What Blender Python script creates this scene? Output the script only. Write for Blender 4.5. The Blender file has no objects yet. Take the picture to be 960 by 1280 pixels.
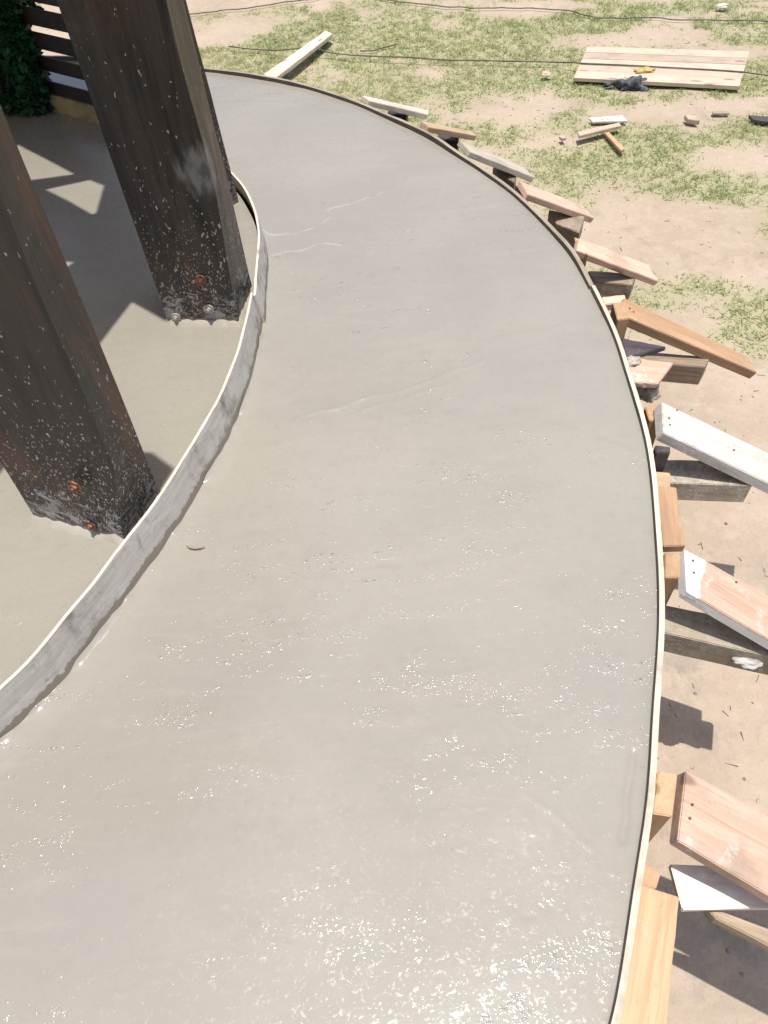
import bpy, bmesh, math, random
import numpy as np
from mathutils import Vector, Matrix, geometry
random.seed(7); rng = np.random.default_rng(11)
sc = bpy.context.scene
C = sc.collection
R = math.radians

# ------------------------------------------------------------------ camera, sky, sun, exposure
T = 0.85                    # top of the fresh concrete path above the soil
TI = T + 0.06               # top of the inner floor
CAM = np.array([0, 0, T + 1.6]); F = 924.0; PITCH = R(51.3); ROLL = R(-4.0)
_Rv = np.array([1, 0, 0.]); _D = np.array([0, -math.sin(PITCH), -math.cos(PITCH)]); _Fw = np.array([0, math.cos(PITCH), -math.sin(PITCH)])
RT = math.cos(ROLL) * _Rv - math.sin(ROLL) * _D
DN = math.sin(ROLL) * _Rv + math.cos(ROLL) * _D
cd = bpy.data.cameras.new('camera'); cam = bpy.data.objects.new('camera', cd); C.objects.link(cam)
M = Matrix([list(RT), list(-DN), list(-_Fw)]).transposed().to_4x4(); M.translation = Vector(CAM)
cam.matrix_world = M
cd.sensor_fit = 'VERTICAL'; cd.sensor_height = 36; cd.sensor_width = 27; cd.lens = F / 1280 * 36
cd.clip_start = 0.05; cd.clip_end = 500
sc.camera = cam

def ray(px, py):
    d = (px - 480) / F * RT + (py - 640) / F * DN + _Fw
    return d
def G(px, py, z=0.0):
    """point of the place at height z seen at a pixel of the photograph"""
    d = ray(px, py); return CAM + d * ((z - CAM[2]) / d[2])
def up(px, py, base):
    """point on a pixel's sight line nearest to the vertical through base"""
    d = ray(px, py); h = d[:2]; b = np.array(base[:2]) - CAM[:2]
    t = float(h @ b) / float(h @ h); return CAM + d * t
def on_plane(px, py, p0, n):
    d = ray(px, py); return CAM + d * (float((p0 - CAM) @ n) / float(d @ n))

_s = ray(590, 1500); SUN = np.array([_s[0], _s[1], -_s[2]]); SUN /= np.linalg.norm(SUN)
elev = math.asin(SUN[2]); azim = math.atan2(SUN[0], SUN[1])
w = bpy.data.worlds.new('World'); sc.world = w; w.use_nodes = True
nt = w.node_tree; bgn = nt.nodes['Background']; sky = nt.nodes.new('ShaderNodeTexSky')
sky.sky_type = 'NISHITA'; sky.sun_disc = False; sky.sun_elevation = elev; sky.sun_rotation = azim
sky.dust_density = 2.5; sky.air_density = 1.0
nt.links.new(sky.outputs[0], bgn.inputs[0]); bgn.inputs[1].default_value = 0.15
sd = bpy.data.lights.new('sun', 'SUN'); sd.energy = 4.6; sd.angle = R(0.5); sd.color = (1, .965, .91)
so = bpy.data.objects.new('sun', sd); C.objects.link(so)
so.rotation_euler = Vector(-SUN).to_track_quat('-Z', 'Y').to_euler()
so.location = (0, 0, 8)
sc.view_settings.view_transform = 'Standard'; sc.view_settings.look = 'None'
sc.view_settings.exposure = 0.10; sc.view_settings.gamma = 1

# ------------------------------------------------------------------ helpers
def tag(o, label=None, cat=None, group=None, kind=None):
    if label: o['label'] = label
    if cat: o['category'] = cat
    if group: o['group'] = group
    if kind: o['kind'] = kind
    return o
def empty(name, loc):
    o = bpy.data.objects.new(name, None); C.objects.link(o); o.location = loc; o.empty_display_size = .1; return o
def mesh_obj(name, verts, faces, m, parent=None, smooth=False, loc=None):
    me = bpy.data.meshes.new(name); me.from_pydata([tuple(map(float, v)) for v in verts], [], faces)
    me.materials.append(m)
    if smooth: me.shade_smooth()
    o = bpy.data.objects.new(name, me); C.objects.link(o)
    if loc is not None: o.location = loc
    if parent: o.parent = parent
    return o
def bm_obj(name, bm, m, parent=None, smooth=False, mw=None):
    bmesh.ops.recalc_face_normals(bm, faces=bm.faces)
    me = bpy.data.meshes.new(name); bm.to_mesh(me); bm.free()
    for mm in (m if isinstance(m, list) else [m]): me.materials.append(mm)
    if smooth: me.shade_smooth()
    o = bpy.data.objects.new(name, me); C.objects.link(o)
    if mw is not None: o.matrix_world = mw
    if parent:
        o.parent = parent
        if mw is not None: o.matrix_parent_inverse = Matrix.Translation(-parent.location)
    return o

def lattice(seed):
    return np.random.default_rng(seed).random((256, 256))
_lat = {}
def vn(x, y, seed=0):
    if seed not in _lat: _lat[seed] = lattice(seed)
    L = _lat[seed]; xi = np.floor(x).astype(int); yi = np.floor(y).astype(int); fx = x - xi; fy = y - yi
    fx = fx * fx * (3 - 2 * fx); fy = fy * fy * (3 - 2 * fy)
    a = L[xi & 255, yi & 255]; b = L[(xi + 1) & 255, yi & 255]; c = L[xi & 255, (yi + 1) & 255]; d = L[(xi + 1) & 255, (yi + 1) & 255]
    return (a * (1 - fx) + b * fx) * (1 - fy) + (c * (1 - fx) + d * fx) * fy - .5
def fbm(x, y, seed=0, o=4):
    s = 0; a = 1
    for k in range(o): s = s + a * vn(x * 2 ** k + 17.3 * k, y * 2 ** k + 5.1 * k, seed + k); a *= .5
    return s

# ------------------------------------------------------------------ materials
class N:
    def __init__(s, name):
        s.m = bpy.data.materials.new(name); s.m.use_nodes = True; s.t = s.m.node_tree; s.b = s.t.nodes['Principled BSDF']
        s.tc = s.t.nodes.new('ShaderNodeTexCoord')
    def n(s, typ, **kw):
        x = s.t.nodes.new('ShaderNode' + typ)
        for k, v in kw.items():
            if k.startswith('i_'): x.inputs[k[2:].replace('_', ' ')].default_value = v
            else: setattr(x, k, v)
        return x
    def l(s, a, b): s.t.links.new(a, b)
    def mapv(s, scale, src='Object', loc=(0, 0, 0), rot=(0, 0, 0)):
        x = s.n('Mapping'); x.inputs['Scale'].default_value = scale; x.inputs['Location'].default_value = loc; x.inputs['Rotation'].default_value = rot
        s.l(s.tc.outputs[src], x.inputs[0]); return x.outputs[0]
    def noise(s, vec, scale, detail=4, rough=.55, dist=0):
        x = s.n('TexNoise'); x.inputs['Scale'].default_value = scale; x.inputs['Detail'].default_value = detail
        x.inputs['Roughness'].default_value = rough; x.inputs['Distortion'].default_value = dist; s.l(vec, x.inputs['Vector']); return x.outputs['Fac']
    def ramp(s, fac, a, b, ca=0., cb=1.):
        x = s.n('MapRange'); x.interpolation_type = 'SMOOTHSTEP'
        for i, v in enumerate((a, b, ca, cb)): x.inputs[i + 1].default_value = v
        s.l(fac, x.inputs[0]); return x.outputs[0]
    def mix(s, fac, a, b, mode='MIX'):
        x = s.n('Mix', data_type='RGBA', blend_type=mode)
        for inp, v in ((x.inputs[0], fac), (x.inputs[6], a), (x.inputs[7], b)):
            if isinstance(v, (int, float)): inp.default_value = v
            elif isinstance(v, tuple): inp.default_value = (*v, 1) if len(v) == 3 else v
            else: s.l(v, inp)
        return x.outputs[2]
    def mth(s, op, a, b=None):
        x = s.n('Math', operation=op)
        for inp, v in ((x.inputs[0], a), (x.inputs[1], b)):
            if v is None: continue
            if isinstance(v, (int, float)): inp.default_value = v
            else: s.l(v, inp)
        return x.outputs[0]
    def bump(s, h, strength, dist, prev=None):
        x = s.n('Bump'); x.inputs['Strength'].default_value = strength; x.inputs['Distance'].default_value = dist
        s.l(h, x.inputs['Height'])
        if prev is not None: s.l(prev, x.inputs['Normal'])
        return x.outputs[0]

def concrete_mat(name, base, wet=1.0, rough=.10, grit=.35, scar=False):
    s = N(name); v = s.mapv((1, 1, 1)); st = s.mapv((1, 2.8, 1), rot=(0, 0, R(-16)))
    a = s.noise(v, 1.1, 6, .65); b = s.noise(st, 5, 6, .65, .8); d = s.noise(s.mapv((1, 4.5, 1), rot=(0, 0, R(12))), 2.6, 6, .7, 1.2)
    c = s.mix(s.ramp(a, .35, .68), tuple(x * .94 for x in base), tuple(x * k for x, k in zip(base, (1.05, 1.05, 1.03))))
    c = s.mix(s.ramp(b, .48, .74, 0, .45), c, tuple(x * k for x, k in zip(base, (.90, .89, .84))))
    c = s.mix(s.ramp(d, .50, .72, 0, .55), c, tuple(x * k for x, k in zip(base, (1.09, 1.08, 1.08))))
    c = s.mix(s.ramp(s.noise(v, 38, 4, .75), .50, .70, 0, .22), c, tuple(x * .80 for x in base))
    # small pits of coarse grit
    pit = s.noise(v, 85, 3, .6); pm = s.noise(v, 4.5, 4, .65)
    pf = s.mth('MULTIPLY', s.ramp(pit, .66, .76), s.ramp(pm, .50, .66))
    c = s.mix(s.mth('MULTIPLY', pf, grit), c, tuple(x * .45 for x in base))
    if scar:
        at = s.n('Attribute', attribute_name='scar'); c = s.mix(s.mth('MULTIPLY', at.outputs['Fac'], s.ramp(pit, .3, .55, .35, .95)), c, (.42, .39, .325))
    s.l(c, s.b.inputs['Base Color'])
    # wet film: smooth nearly everywhere, with clusters of grit standing up through it
    cl = s.noise(st, 5.2, 6, .72, .9); broad = s.noise(v, 1.5, 3)
    wetp = s.mth('ADD', s.mth('MULTIPLY', s.ramp(cl, .50, .68), s.ramp(broad, .36, .62)), .022)
    g1 = s.ramp(s.noise(v, 170, 1, .5), .52, .82); g2 = s.ramp(s.noise(v, 78, 2, .5, .3), .54, .82)
    h = s.mth('MULTIPLY', s.mth('ADD', s.mth('MULTIPLY', g1, .5), g2), wetp)
    soft = s.bump(s.noise(st, 6, 3, .5, .6), .20, .0025)
    soft = s.bump(s.ramp(d, .54, .70), .15, .0006, soft)
    n2 = s.bump(h, 1.0, .0040 * wet, soft)
    n2 = s.bump(s.mth('SUBTRACT', 1, pf), .5, .0015, n2)
    s.l(n2, s.b.inputs['Normal'])
    r = s.mth('ADD', s.ramp(a, .3, .7, rough - .02, rough + .03), s.mth('MULTIPLY', s.ramp(s.mth('ADD', g1, g2), .05, .5), s.ramp(s.noise(v, 40, 1), .35, .65, .03, .17)))
    s.l(r, s.b.inputs['Roughness'])
    s.b.inputs['Specular IOR Level'].default_value = .5
    return s.m

def wood_mat(name, light, dark, splash=.15, splash_col=(.50, .47, .42), rough=.62, grime=.25):
    s = N(name); oi = s.n('ObjectInfo')
    off = s.n('VectorMath', operation='ADD'); s.l(s.tc.outputs['Object'], off.inputs[0])
    mul = s.n('VectorMath', operation='SCALE'); s.l(oi.outputs['Random'], mul.inputs[3]); mul.inputs[0].default_value = (7, 5, 3)
    s.l(mul.outputs[0], off.inputs[1])
    mp = s.n('Mapping'); mp.inputs['Scale'].default_value = (1.6, 22, 22); s.l(off.outputs[0], mp.inputs[0])
    g = s.noise(mp.outputs[0], 1.6, 6, .62, 1.0)
    mp2 = s.n('Mapping'); mp2.inputs['Scale'].default_value = (4, 110, 110); s.l(off.outputs[0], mp2.inputs[0])
    fine = s.noise(mp2.outputs[0], 1.5, 3, .6)
    c = s.mix(s.ramp(g, .36, .66), light, dark)
    c = s.mix(s.ramp(fine, .52, .72, 0, .55), c, tuple(x * .68 for x in dark))
    bl = s.noise(off.outputs[0], 3.2, 4, .6)
    c = s.mix(s.ramp(bl, .4, .7, 0, .5), c, tuple(x * .80 for x in light))
    c = s.mix(s.ramp(s.noise(off.outputs[0], 45, 4, .75), .58, .72, 0, .35), c, (.22, .17, .13))
    # knots
    mk = s.n('Mapping'); mk.inputs['Scale'].default_value = (3.2, 9, 9); s.l(off.outputs[0], mk.inputs[0])
    vo = s.n('TexVoronoi'); s.l(mk.outputs[0], vo.inputs['Vector']); vo.inputs['Scale'].default_value = 1.0
    c = s.mix(s.ramp(vo.outputs['Distance'], .10, .17, .75, 0), c, tuple(x * .42 for x in dark))
    gr = s.noise(off.outputs[0], 6, 5, .65)
    c = s.mix(s.ramp(gr, .48, .72, 0, min(1, grime * 1.5)), c, (.16, .135, .11))
    sp = s.noise(off.outputs[0], 13, 5, .7, .5); spf = s.ramp(sp, .64 - .24 * splash, .80 - .24 * splash)
    spf = s.mth('MULTIPLY', spf, s.ramp(s.noise(off.outputs[0], 60, 3, .7), .35, .62))
    c = s.mix(s.mth('MULTIPLY', spf, .8), c, splash_col)
    hsv = s.n('HueSaturation'); s.l(c, hsv.inputs['Color']); s.l(s.ramp(oi.outputs['Random'], 0, 1, .86, 1.12), hsv.inputs['Value'])
    s.l(hsv.outputs[0], s.b.inputs['Base Color'])
    n = s.bump(fine, .5, .0012); n = s.bump(g, .35, .003, n); n = s.bump(spf, .6, .002, n)
    s.l(n, s.b.inputs['Normal']); s.b.inputs['Roughness'].default_value = rough; s.b.inputs['Specular IOR Level'].default_value = .25
    return s.m

def post_mat(name, smear=None):
    s = N(name); v = s.mapv((1, 1, 1)); st = s.mapv((16, 16, 1.1))
    g = s.noise(st, 1.4, 6, .65, .9); fine = s.noise(s.mapv((85, 85, 3.5)), 1.3, 3)
    c = s.mix(s.ramp(g, .34, .62), (.013, .011, .010), (.044, .033, .026))
    c = s.mix(s.ramp(s.noise(s.mapv((7, 7, 1.4)), 1.0, 5, .6, .6), .50, .69, 0, .65), c, (.120, .052, .028))
    c = s.mix(s.ramp(s.noise(v, 2.4, 6, .7), .54, .72, 0, .55), c, (.085, .082, .074))
    c = s.mix(s.ramp(s.noise(v, 26, 6, .7), .58, .78, 0, .4), c, (.12, .11, .095))
    c = s.mix(s.ramp(fine, .56, .72, 0, .55), c, (.015, .011, .010))
    # concrete splashes: specks, more of them towards the foot (object origin = foot)
    sep = s.n('SeparateXYZ'); s.l(s.tc.outputs['Object'], sep.inputs[0])
    foot = s.ramp(sep.outputs[2], 0.0, .85, 1, 0)
    tot = None
    for sc_, th, seed in ((60, .075, 1.3), (120, .12, 4.1), (210, .14, 6.7), (30, .05, 8.8)):
        dist = s.n('Mapping'); dist.inputs['Location'].default_value = (seed, seed * 2, seed * 3); dist.inputs['Scale'].default_value = (1, 1, .5); dist.inputs['Rotation'].default_value = (R(18 * math.sin(seed * 3)), R(25 * math.cos(seed * 2)), 0)
        s.l(s.tc.outputs['Object'], dist.inputs[0])
        nv = s.n('TexNoise'); nv.inputs['Scale'].default_value = sc_ * .8; s.l(dist.outputs[0], nv.inputs['Vector'])
        ad = s.n('VectorMath', operation='MULTIPLY_ADD'); s.l(nv.outputs['Color'], ad.inputs[0]); ad.inputs[1].default_value = (2.6 / sc_,) * 3; s.l(dist.outputs[0], ad.inputs[2])
        vo = s.n('TexVoronoi'); vo.inputs['Scale'].default_value = sc_; s.l(ad.outputs[0], vo.inputs['Vector'])
        # random cell drop
        cs = s.n('SeparateColor'); s.l(vo.outputs['Color'], cs.inputs[0])
        keep = s.mth('LESS_THAN', cs.outputs[0], s.mth('ADD', s.mth('MULTIPLY', s.mth('POWER', foot, 3.0), .85), .035))
        rad = s.mth('MULTIPLY', cs.outputs[1], th * 3.0)
        spot = s.mth('MULTIPLY', s.mth('LESS_THAN', vo.outputs['Distance'], rad), keep)
        tot = spot if tot is None else s.mth('MAXIMUM', tot, spot)
    big = s.ramp(s.mth('ADD', s.noise(s.mapv((20, 20, 34), rot=(0, R(20), 0)), 1.0, 7, .78, .9), s.ramp(sep.outputs[2], .0, .40, .145, -.27)), .60, .68)
    tot = s.mth('MAXIMUM', tot, s.mth('MULTIPLY', big, .8))
    c = s.mix(s.mth('MULTIPLY', tot, .85), c, (.42, .40, .375))
    if smear is not None:   # pale rubbed patch spreading towards the corner
        sub = s.n('VectorMath', operation='SUBTRACT'); s.l(s.tc.outputs['Object'], sub.inputs[0]); sub.inputs[1].default_value = tuple(smear)
        ln = s.n('VectorMath', operation='LENGTH'); s.l(sub.outputs[0], ln.inputs[0])
        ed = s.mth('ADD', ln.outputs['Value'], s.mth('MULTIPLY', s.noise(s.mapv((34, 34, 10)), 1.2, 5), .13))
        c = s.mix(s.mth('MULTIPLY', s.ramp(ed, .11, .15, 1, 0), s.ramp(s.noise(s.mapv((60, 60, 20)), 1, 3), .3, .6, .55, 1)), c, (.17, .16, .15))
        c = s.mix(s.ramp(ed, .07, .095, .7, 0), c, (.05, .045, .04))
    mud = s.ramp(s.mth('ADD', sep.outputs[2], s.mth('MULTIPLY', s.noise(v, 30, 4), .05)), .040, .055, 1, 0)
    c = s.mix(s.mth('MULTIPLY', mud, .85), c, (.20, .17, .13))
    s.l(c, s.b.inputs['Base Color'])
    n = s.bump(fine, .7, .002); n = s.bump(g, .4, .004, n); n = s.bump(tot, .8, .0015, n)
    s.l(n, s.b.inputs['Normal']); s.l(s.ramp(g, .3, .7, .34, .6), s.b.inputs['Roughness'])
    return s.m

def plain(name, col, rough=.7, var=.3, scale=12, metal=0, bumpd=.002):
    s = N(name); v = s.mapv((1, 1, 1)); a = s.noise(v, scale, 5, .6)
    c = s.mix(s.ramp(a, .35, .65), tuple(x * (1 - var) for x in col), tuple(min(1, x * (1 + var)) for x in col))
    s.l(c, s.b.inputs['Base Color']); s.l(s.bump(a, .5, bumpd), s.b.inputs['Normal'])
    s.b.inputs['Roughness'].default_value = rough; s.b.inputs['Metallic'].default_value = metal
    return s.m

CONC = (.303, .279, .238)
m_ring = concrete_mat('wet_concrete', CONC, scar=True)
m_floor = concrete_mat('floor_concrete', (.300, .277, .232), wet=.9, rough=.24, grit=.95)
m_post = post_mat('dark_stained_timber')
m_pine = wood_mat('raw_pine', (.60, .44, .30), (.50, .34, .21), .18)
m_orange = wood_mat('fresh_orange_pine', (.53, .345, .205), (.43, .26, .145), .12, grime=.12)
m_pink = wood_mat('pinkish_pine', (.66, .46, .35), (.56, .36, .25), .35, splash_col=(.66, .62, .57))
m_grey = wood_mat('weathered_pine', (.38, .30, .22), (.26, .19, .13), .45, splash_col=(.42, .39, .34), grime=.5)
m_white = wood_mat('whitewashed_board', (.74, .70, .64), (.62, .55, .47), .5, splash_col=(.84, .82, .80), grime=.15)
m_caked = wood_mat('cement_caked_pine', (.42, .35, .26), (.32, .26, .19), 1.0, splash_col=(.46, .42, .35), grime=.4)
m_dark = wood_mat('dark_offcut', (.085, .07, .075), (.05, .04, .045), .2, splash_col=(.2, .18, .17), rough=.5)
m_pinkpaint = wood_mat('pinkish_pine_painted_end', (.60, .42, .32), (.50, .33, .23), .4, splash_col=(.66, .62, .57))
def painted_end(m):
    t = m.node_tree; b = t.nodes['Principled BSDF']; old = b.inputs['Base Color'].links[0].from_socket; tc = [n for n in t.nodes if n.type == 'TEX_COORD'][0]
    sp = t.nodes.new('ShaderNodeSeparateXYZ'); t.links.new(tc.outputs['Object'], sp.inputs[0])
    nz = t.nodes.new('ShaderNodeTexNoise'); nz.inputs['Scale'].default_value = 28; nz.inputs['Detail'].default_value = 5; t.links.new(tc.outputs['Object'], nz.inputs['Vector'])
    def mr(f, a, c):
        x = t.nodes.new('ShaderNodeMapRange'); t.links.new(f, x.inputs[0]); x.inputs[1].default_value = a; x.inputs[2].default_value = c; return x.outputs[0]
    def mt(o, p, q):
        x = t.nodes.new('ShaderNodeMath'); x.operation = o
        for i, v in enumerate((p, q)):
            if isinstance(v, float): x.inputs[i].default_value = v
            else: t.links.new(v, x.inputs[i])
        return x.outputs[0]
    xx = mt('ADD', sp.outputs[0], mt('MULTIPLY', nz.outputs['Fac'], .035)); zz = mt('ADD', sp.outputs[2], mt('MULTIPLY', nz.outputs['Fac'], .01))
    f = mt('MAXIMUM', mr(xx, .070, .062), mr(zz, .0005, -.001))
    mx = t.nodes.new('ShaderNodeMix'); mx.data_type = 'RGBA'; t.links.new(f, mx.inputs[0]); t.links.new(old, mx.inputs[6]); mx.inputs[7].default_value = (.72, .68, .62, 1); t.links.new(mx.outputs[2], b.inputs['Base Color'])
painted_end(m_pinkpaint)
m_pale = wood_mat('pale_dry_board', (.62, .55, .46), (.50, .43, .34), .3, splash_col=(.62, .58, .52), grime=.2)
m_form = wood_mat('form_ply_clean', (.70, .60, .46), (.62, .50, .36), .25)
m_formface = wood_mat('form_ply_shaded', (.19, .165, .135), (.11, .09, .07), .5, splash_col=(.23, .21, .175), grime=.6)  # ply face colour darkened for the shaded side of the form
m_inface = wood_mat('form_ply_splashed', (.60, .57, .54), (.47, .44, .41), .6, splash_col=(.57, .55, .52), grime=.6)
m_slat = plain('dark_slat', (.028, .017, .013), .5, .35, 20)
m_bolt = plain('rusty_bolt', (.21, .095, .06), .6, .5, 120, .5)
m_cable = plain('black_cable', (.10, .085, .07), .6, .3)
m_cloth = plain('dark_cloth', (.085, .09, .105), .85, .5, 30)
m_yellow = plain('yellow_glove_cloth', (.50, .38, .13), .6, .2)
m_mud = concrete_mat('loose_mortar', (.40, .36, .30), rough=.5)

# soil with the grass cover stored as a measured attribute
def soil_mat():
    s = N('dry_soil'); v = s.mapv((1, 1, 1)); at = s.n('Attribute', attribute_name='cover')
    a = s.noise(v, 1.2, 6, .62); b = s.noise(v, 14, 6, .7); gr = s.noise(v, 90, 3, .6)
    c = s.mix(s.ramp(a, .35, .65), (.445, .356, .270), (.38, .300, .222))
    c = s.mix(s.ramp(b, .45, .72, 0, .5), c, (.50, .40, .33))
    c = s.mix(s.ramp(s.noise(v, 30, 5, .75, .3), .5, .7, 0, .4), c, (.31, .245, .19))
    c = s.mix(s.ramp(s.noise(v, 3.5, 6, .7, .5), .54, .70, 0, .6), c, (.30, .235, .18))
    c = s.mix(s.ramp(gr, .62, .72, 0, .35), c, (.26, .19, .15))
    c = s.mix(s.mth('MULTIPLY', at.outputs['Fac'], s.ramp(b, .3, .6, .35, .8)), c, (.31, .32, .165))
    sa = s.n('Attribute', attribute_name='spill_shade'); c = s.mix(s.mth('MULTIPLY', sa.outputs['Fac'], s.ramp(s.noise(v, 11, 6, .75), .42, .58)), c, (.27, .24, .20))
    s.l(c, s.b.inputs['Base Color'])
    n = s.bump(gr, .5, .004); n = s.bump(b, .55, .022, n)
    s.l(n, s.b.inputs['Normal']); s.b.inputs['Roughness'].default_value = .95; s.b.inputs['Specular IOR Level'].default_value = .15
    return s.m
m_soil = soil_mat()

def leaf_mat(name, cols, trans=.25):
    s = N(name); at = s.n('Attribute', attribute_name='tint')
    c = s.mix(at.outputs['Fac'], cols[0], cols[1]); 
    c = s.mix(s.ramp(at.outputs['Fac'], .86, .93), c, cols[2])
    s.l(c, s.b.inputs['Base Color']); s.b.inputs['Roughness'].default_value = .55
    s.b.inputs['Specular IOR Level'].default_value = .3
    tr = s.n('BsdfTranslucent'); s.l(c, tr.inputs[0]); mx = s.n('MixShader'); mx.inputs[0].default_value = trans
    s.l(s.b.outputs[0], mx.inputs[1]); s.l(tr.outputs[0], mx.inputs[2])
    s.l(mx.outputs[0], s.t.nodes['Material Output'].inputs[0]); return s.m
m_grass = leaf_mat('lawn_grass', ((.23, .29, .10), (.36, .39, .17), (.52, .46, .29)), .4)
m_leaf = leaf_mat('shrub_leaf', ((.014, .06, .018), (.03, .11, .035), (.07, .16, .07)), .15)

# ------------------------------------------------------------------ plan of the path
OUT = [(253,83),(303,89),(353,98),(396,108),(438,121),(484,141),(531,162),(569,186),(602,206),(645,238),(687,276),(721,318),(745,358),(766,402),(787,460),(806,520),(821,600),(828,680),(830,740),(828,850),(824,900),(816.5,1000),(803,1100),(790,1200),(776,1280)]
INN = [(287.5,214),(298,226),(308,242.5),(317.7,263),(321,288),(320,309),(316.7,347),(316,365),(313,380),(302,427),(286,474),(262,520.6),(234,567),(201.5,619),(178,652),(140.6,698.6),(94,759.6),(47,816),(0,862)]
LIP = .022; INH = .125
PO = np.array([G(x, y, T + LIP)[:2] for x, y in OUT]); PI_ = np.array([G(x, y, T + INH)[:2] for x, y in INN])
A = np.c_[2 * PO, np.ones(len(PO))]; b_ = (PO ** 2).sum(1); sol = np.linalg.lstsq(A, b_, rcond=None)[0]
CC = sol[:2]; RO = math.sqrt(sol[2] + CC @ CC)
def polar(P):
    d = P - CC; th = np.unwrap(np.arctan2(d[:, 1], d[:, 0])); r = np.hypot(d[:, 0], d[:, 1]); i = np.argsort(th); return th[i], r[i]
tho, ro = polar(PO); thi, ri = polar(PI_)
def closed_radius(th0, r0, rest):
    ext = 0.6
    lo = float(r0[0]); hi = float(r0[-1])
    tt = np.concatenate([[th0[-1] + ext - 2 * math.pi], [th0[0] - 1.6], [th0[0] - 1.0], th0, [th0[-1] + ext], [th0[0] - 1.6 + 2 * math.pi]])
    rr = np.concatenate([[rest], [rest], [lo], r0, [rest], [rest]])
    grid = np.linspace(th0[0] - math.pi - .0, th0[0] + math.pi, 2401)
    g2 = np.where(grid < th0[0] - 1.6, grid + 2 * math.pi, grid)
    v = np.interp(g2, tt, rr)
    k = np.hanning(31); k /= k.sum(); v = np.convolve(np.concatenate([v[-16:-1], v, v[1:16]]), k, 'valid')
    return lambda th: np.interp(((np.asarray(th) - grid[0]) % (2 * math.pi)) + grid[0], grid, v)
r_out = closed_radius(tho, ro, float(ro.mean()))
r_in = closed_radius(thi, ri, float(np.hypot(*(G(62, 133, TI)[:2] - CC)) - .02))
print('screen polar', G(60,128,TI)[:2]-CC, G(115,150,TI)[:2]-CC)
print('centre', CC, 'RO', RO, 'ro', ro.min(), ro.max(), 'ri', np.round(ri, 2), 'thi', np.round(thi, 2), 'tho', tho[0], tho[-1])
def pt(th, r): return np.array([CC[0] + r * math.cos(th), CC[1] + r * math.sin(th)])

# ------------------------------------------------------------------ ground
ELL = [(30,10,160,60,-3.0), # px, py, rx, ry, weight (>0 grass)
 (330,0,120,14,-1.6),(270,48,60,10,-1.3),(420,92,35,7,-.9),(540,88,28,10,-1.3),(480,72,45,6,-.9),(600,60,120,26,.9),(380,45,110,14,.8),(330,75,60,10,.6),
 (700,95,70,22,.6),(640,110,40,12,.5),(700,128,60,11,-1.1),(620,136,50,9,-1.0),(680,10,90,9,-1.4),(800,45,150,9,-1.6),(930,62,90,9,-1.6),(800,12,110,9,1.3),(920,28,80,7,1.2),(640,30,60,8,.4),
 (830,140,80,12,-1.4),(930,130,60,12,-1.2),(920,195,70,16,-1.8),(730,178,50,12,-.6),(800,190,110,22,1.2),(720,215,60,22,1.0),(900,235,70,14,1.1),(930,160,40,7,.7),
 (830,290,90,40,-2.2),(920,320,60,24,-1.6),(720,260,40,12,.8),(880,355,55,14,1.2),(940,420,40,34,1.6),(850,400,50,12,-.5),(820,335,30,8,.6),(900,490,70,14,.1),
 (860,470,70,30,-.8),(960,560,200,90,-2.5),(950,800,400,220,-3),(900,1200,500,200,-3),(560,105,60,12,.7),(960,250,40,8,.6)]
EW = []
for px, py, rx, ry, wt in ELL:
    c = G(px, py); a = G(px - rx, py); b = G(px + rx, py); u = G(px, py - ry); d = G(px, py + ry)
    EW.append((c[0], c[1], np.hypot(*(b - a)[:2]) / 2, np.hypot(*(u - d)[:2]) / 2, wt))
def cover(x, y):
    q = fbm(x * 2.2, y * 2.2, 3, 5) * 1.5 + fbm(x * 9, y * 9, 31, 3) * .75 + .14
    for cx, cy, rx, ry, wt in EW:
        q = q + wt * np.exp(-(((x - cx) / rx) ** 2 + ((y - cy) / ry) ** 2))
    near = np.clip((3.2 - y) / 1.2, 0, 1); q = q - near * np.clip((x - .6), 0, 1) * .8
    return 1 / (1 + np.exp(-q * 4.5))
def gh(x, y): return fbm(x * .9, y * .9, 50, 3) * .03 + fbm(x * 6, y * 6, 60, 3) * .013 - .014

n = 420; xs = np.linspace(-9, 10, n); ys = np.linspace(-4, 15, n)
xs = np.concatenate([[-220, -60, -20], xs, [22, 60, 220]]); ys = np.concatenate([[-220, -60, -12], ys, [24, 60, 220]])
X, Y = np.meshgrid(xs, ys); Z = gh(X, Y); nx, ny = len(xs), len(ys)
idx = np.arange(nx * ny).reshape(ny, nx)
fc = np.stack([idx[:-1, :-1], idx[:-1, 1:], idx[1:, 1:], idx[1:, :-1]], -1).reshape(-1, 4)
ground = mesh_obj('ground', np.c_[X.ravel(), Y.ravel(), Z.ravel()], fc.tolist(), m_soil, smooth=True)
at = ground.data.attributes.new('cover', 'FLOAT', 'POINT'); at.data.foreach_set('value', cover(X, Y).ravel().astype(np.float32))
sp_ = np.zeros(X.shape)
for px, py, r_, w_ in ((855,835,.10,.8),(835,880,.07,.6),(930,1180,.16,.75),(880,1230,.1,.5),(840,640,.09,.4),(905,930,.08,.5),(870,505,.12,.4),(950,700,.16,.35),(790,350,.12,.4)):  # cement spills, plus grey painted in where the kicker shadows fall
    c = G(px, py); sp_ = np.maximum(sp_, w_ * np.exp(-((X - c[0]) ** 2 + (Y - c[1]) ** 2) / r_ ** 2))
at = ground.data.attributes.new('spill_shade', 'FLOAT', 'POINT'); at.data.foreach_set('value', sp_.ravel().astype(np.float32))
tag(ground, kind='structure')

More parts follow.
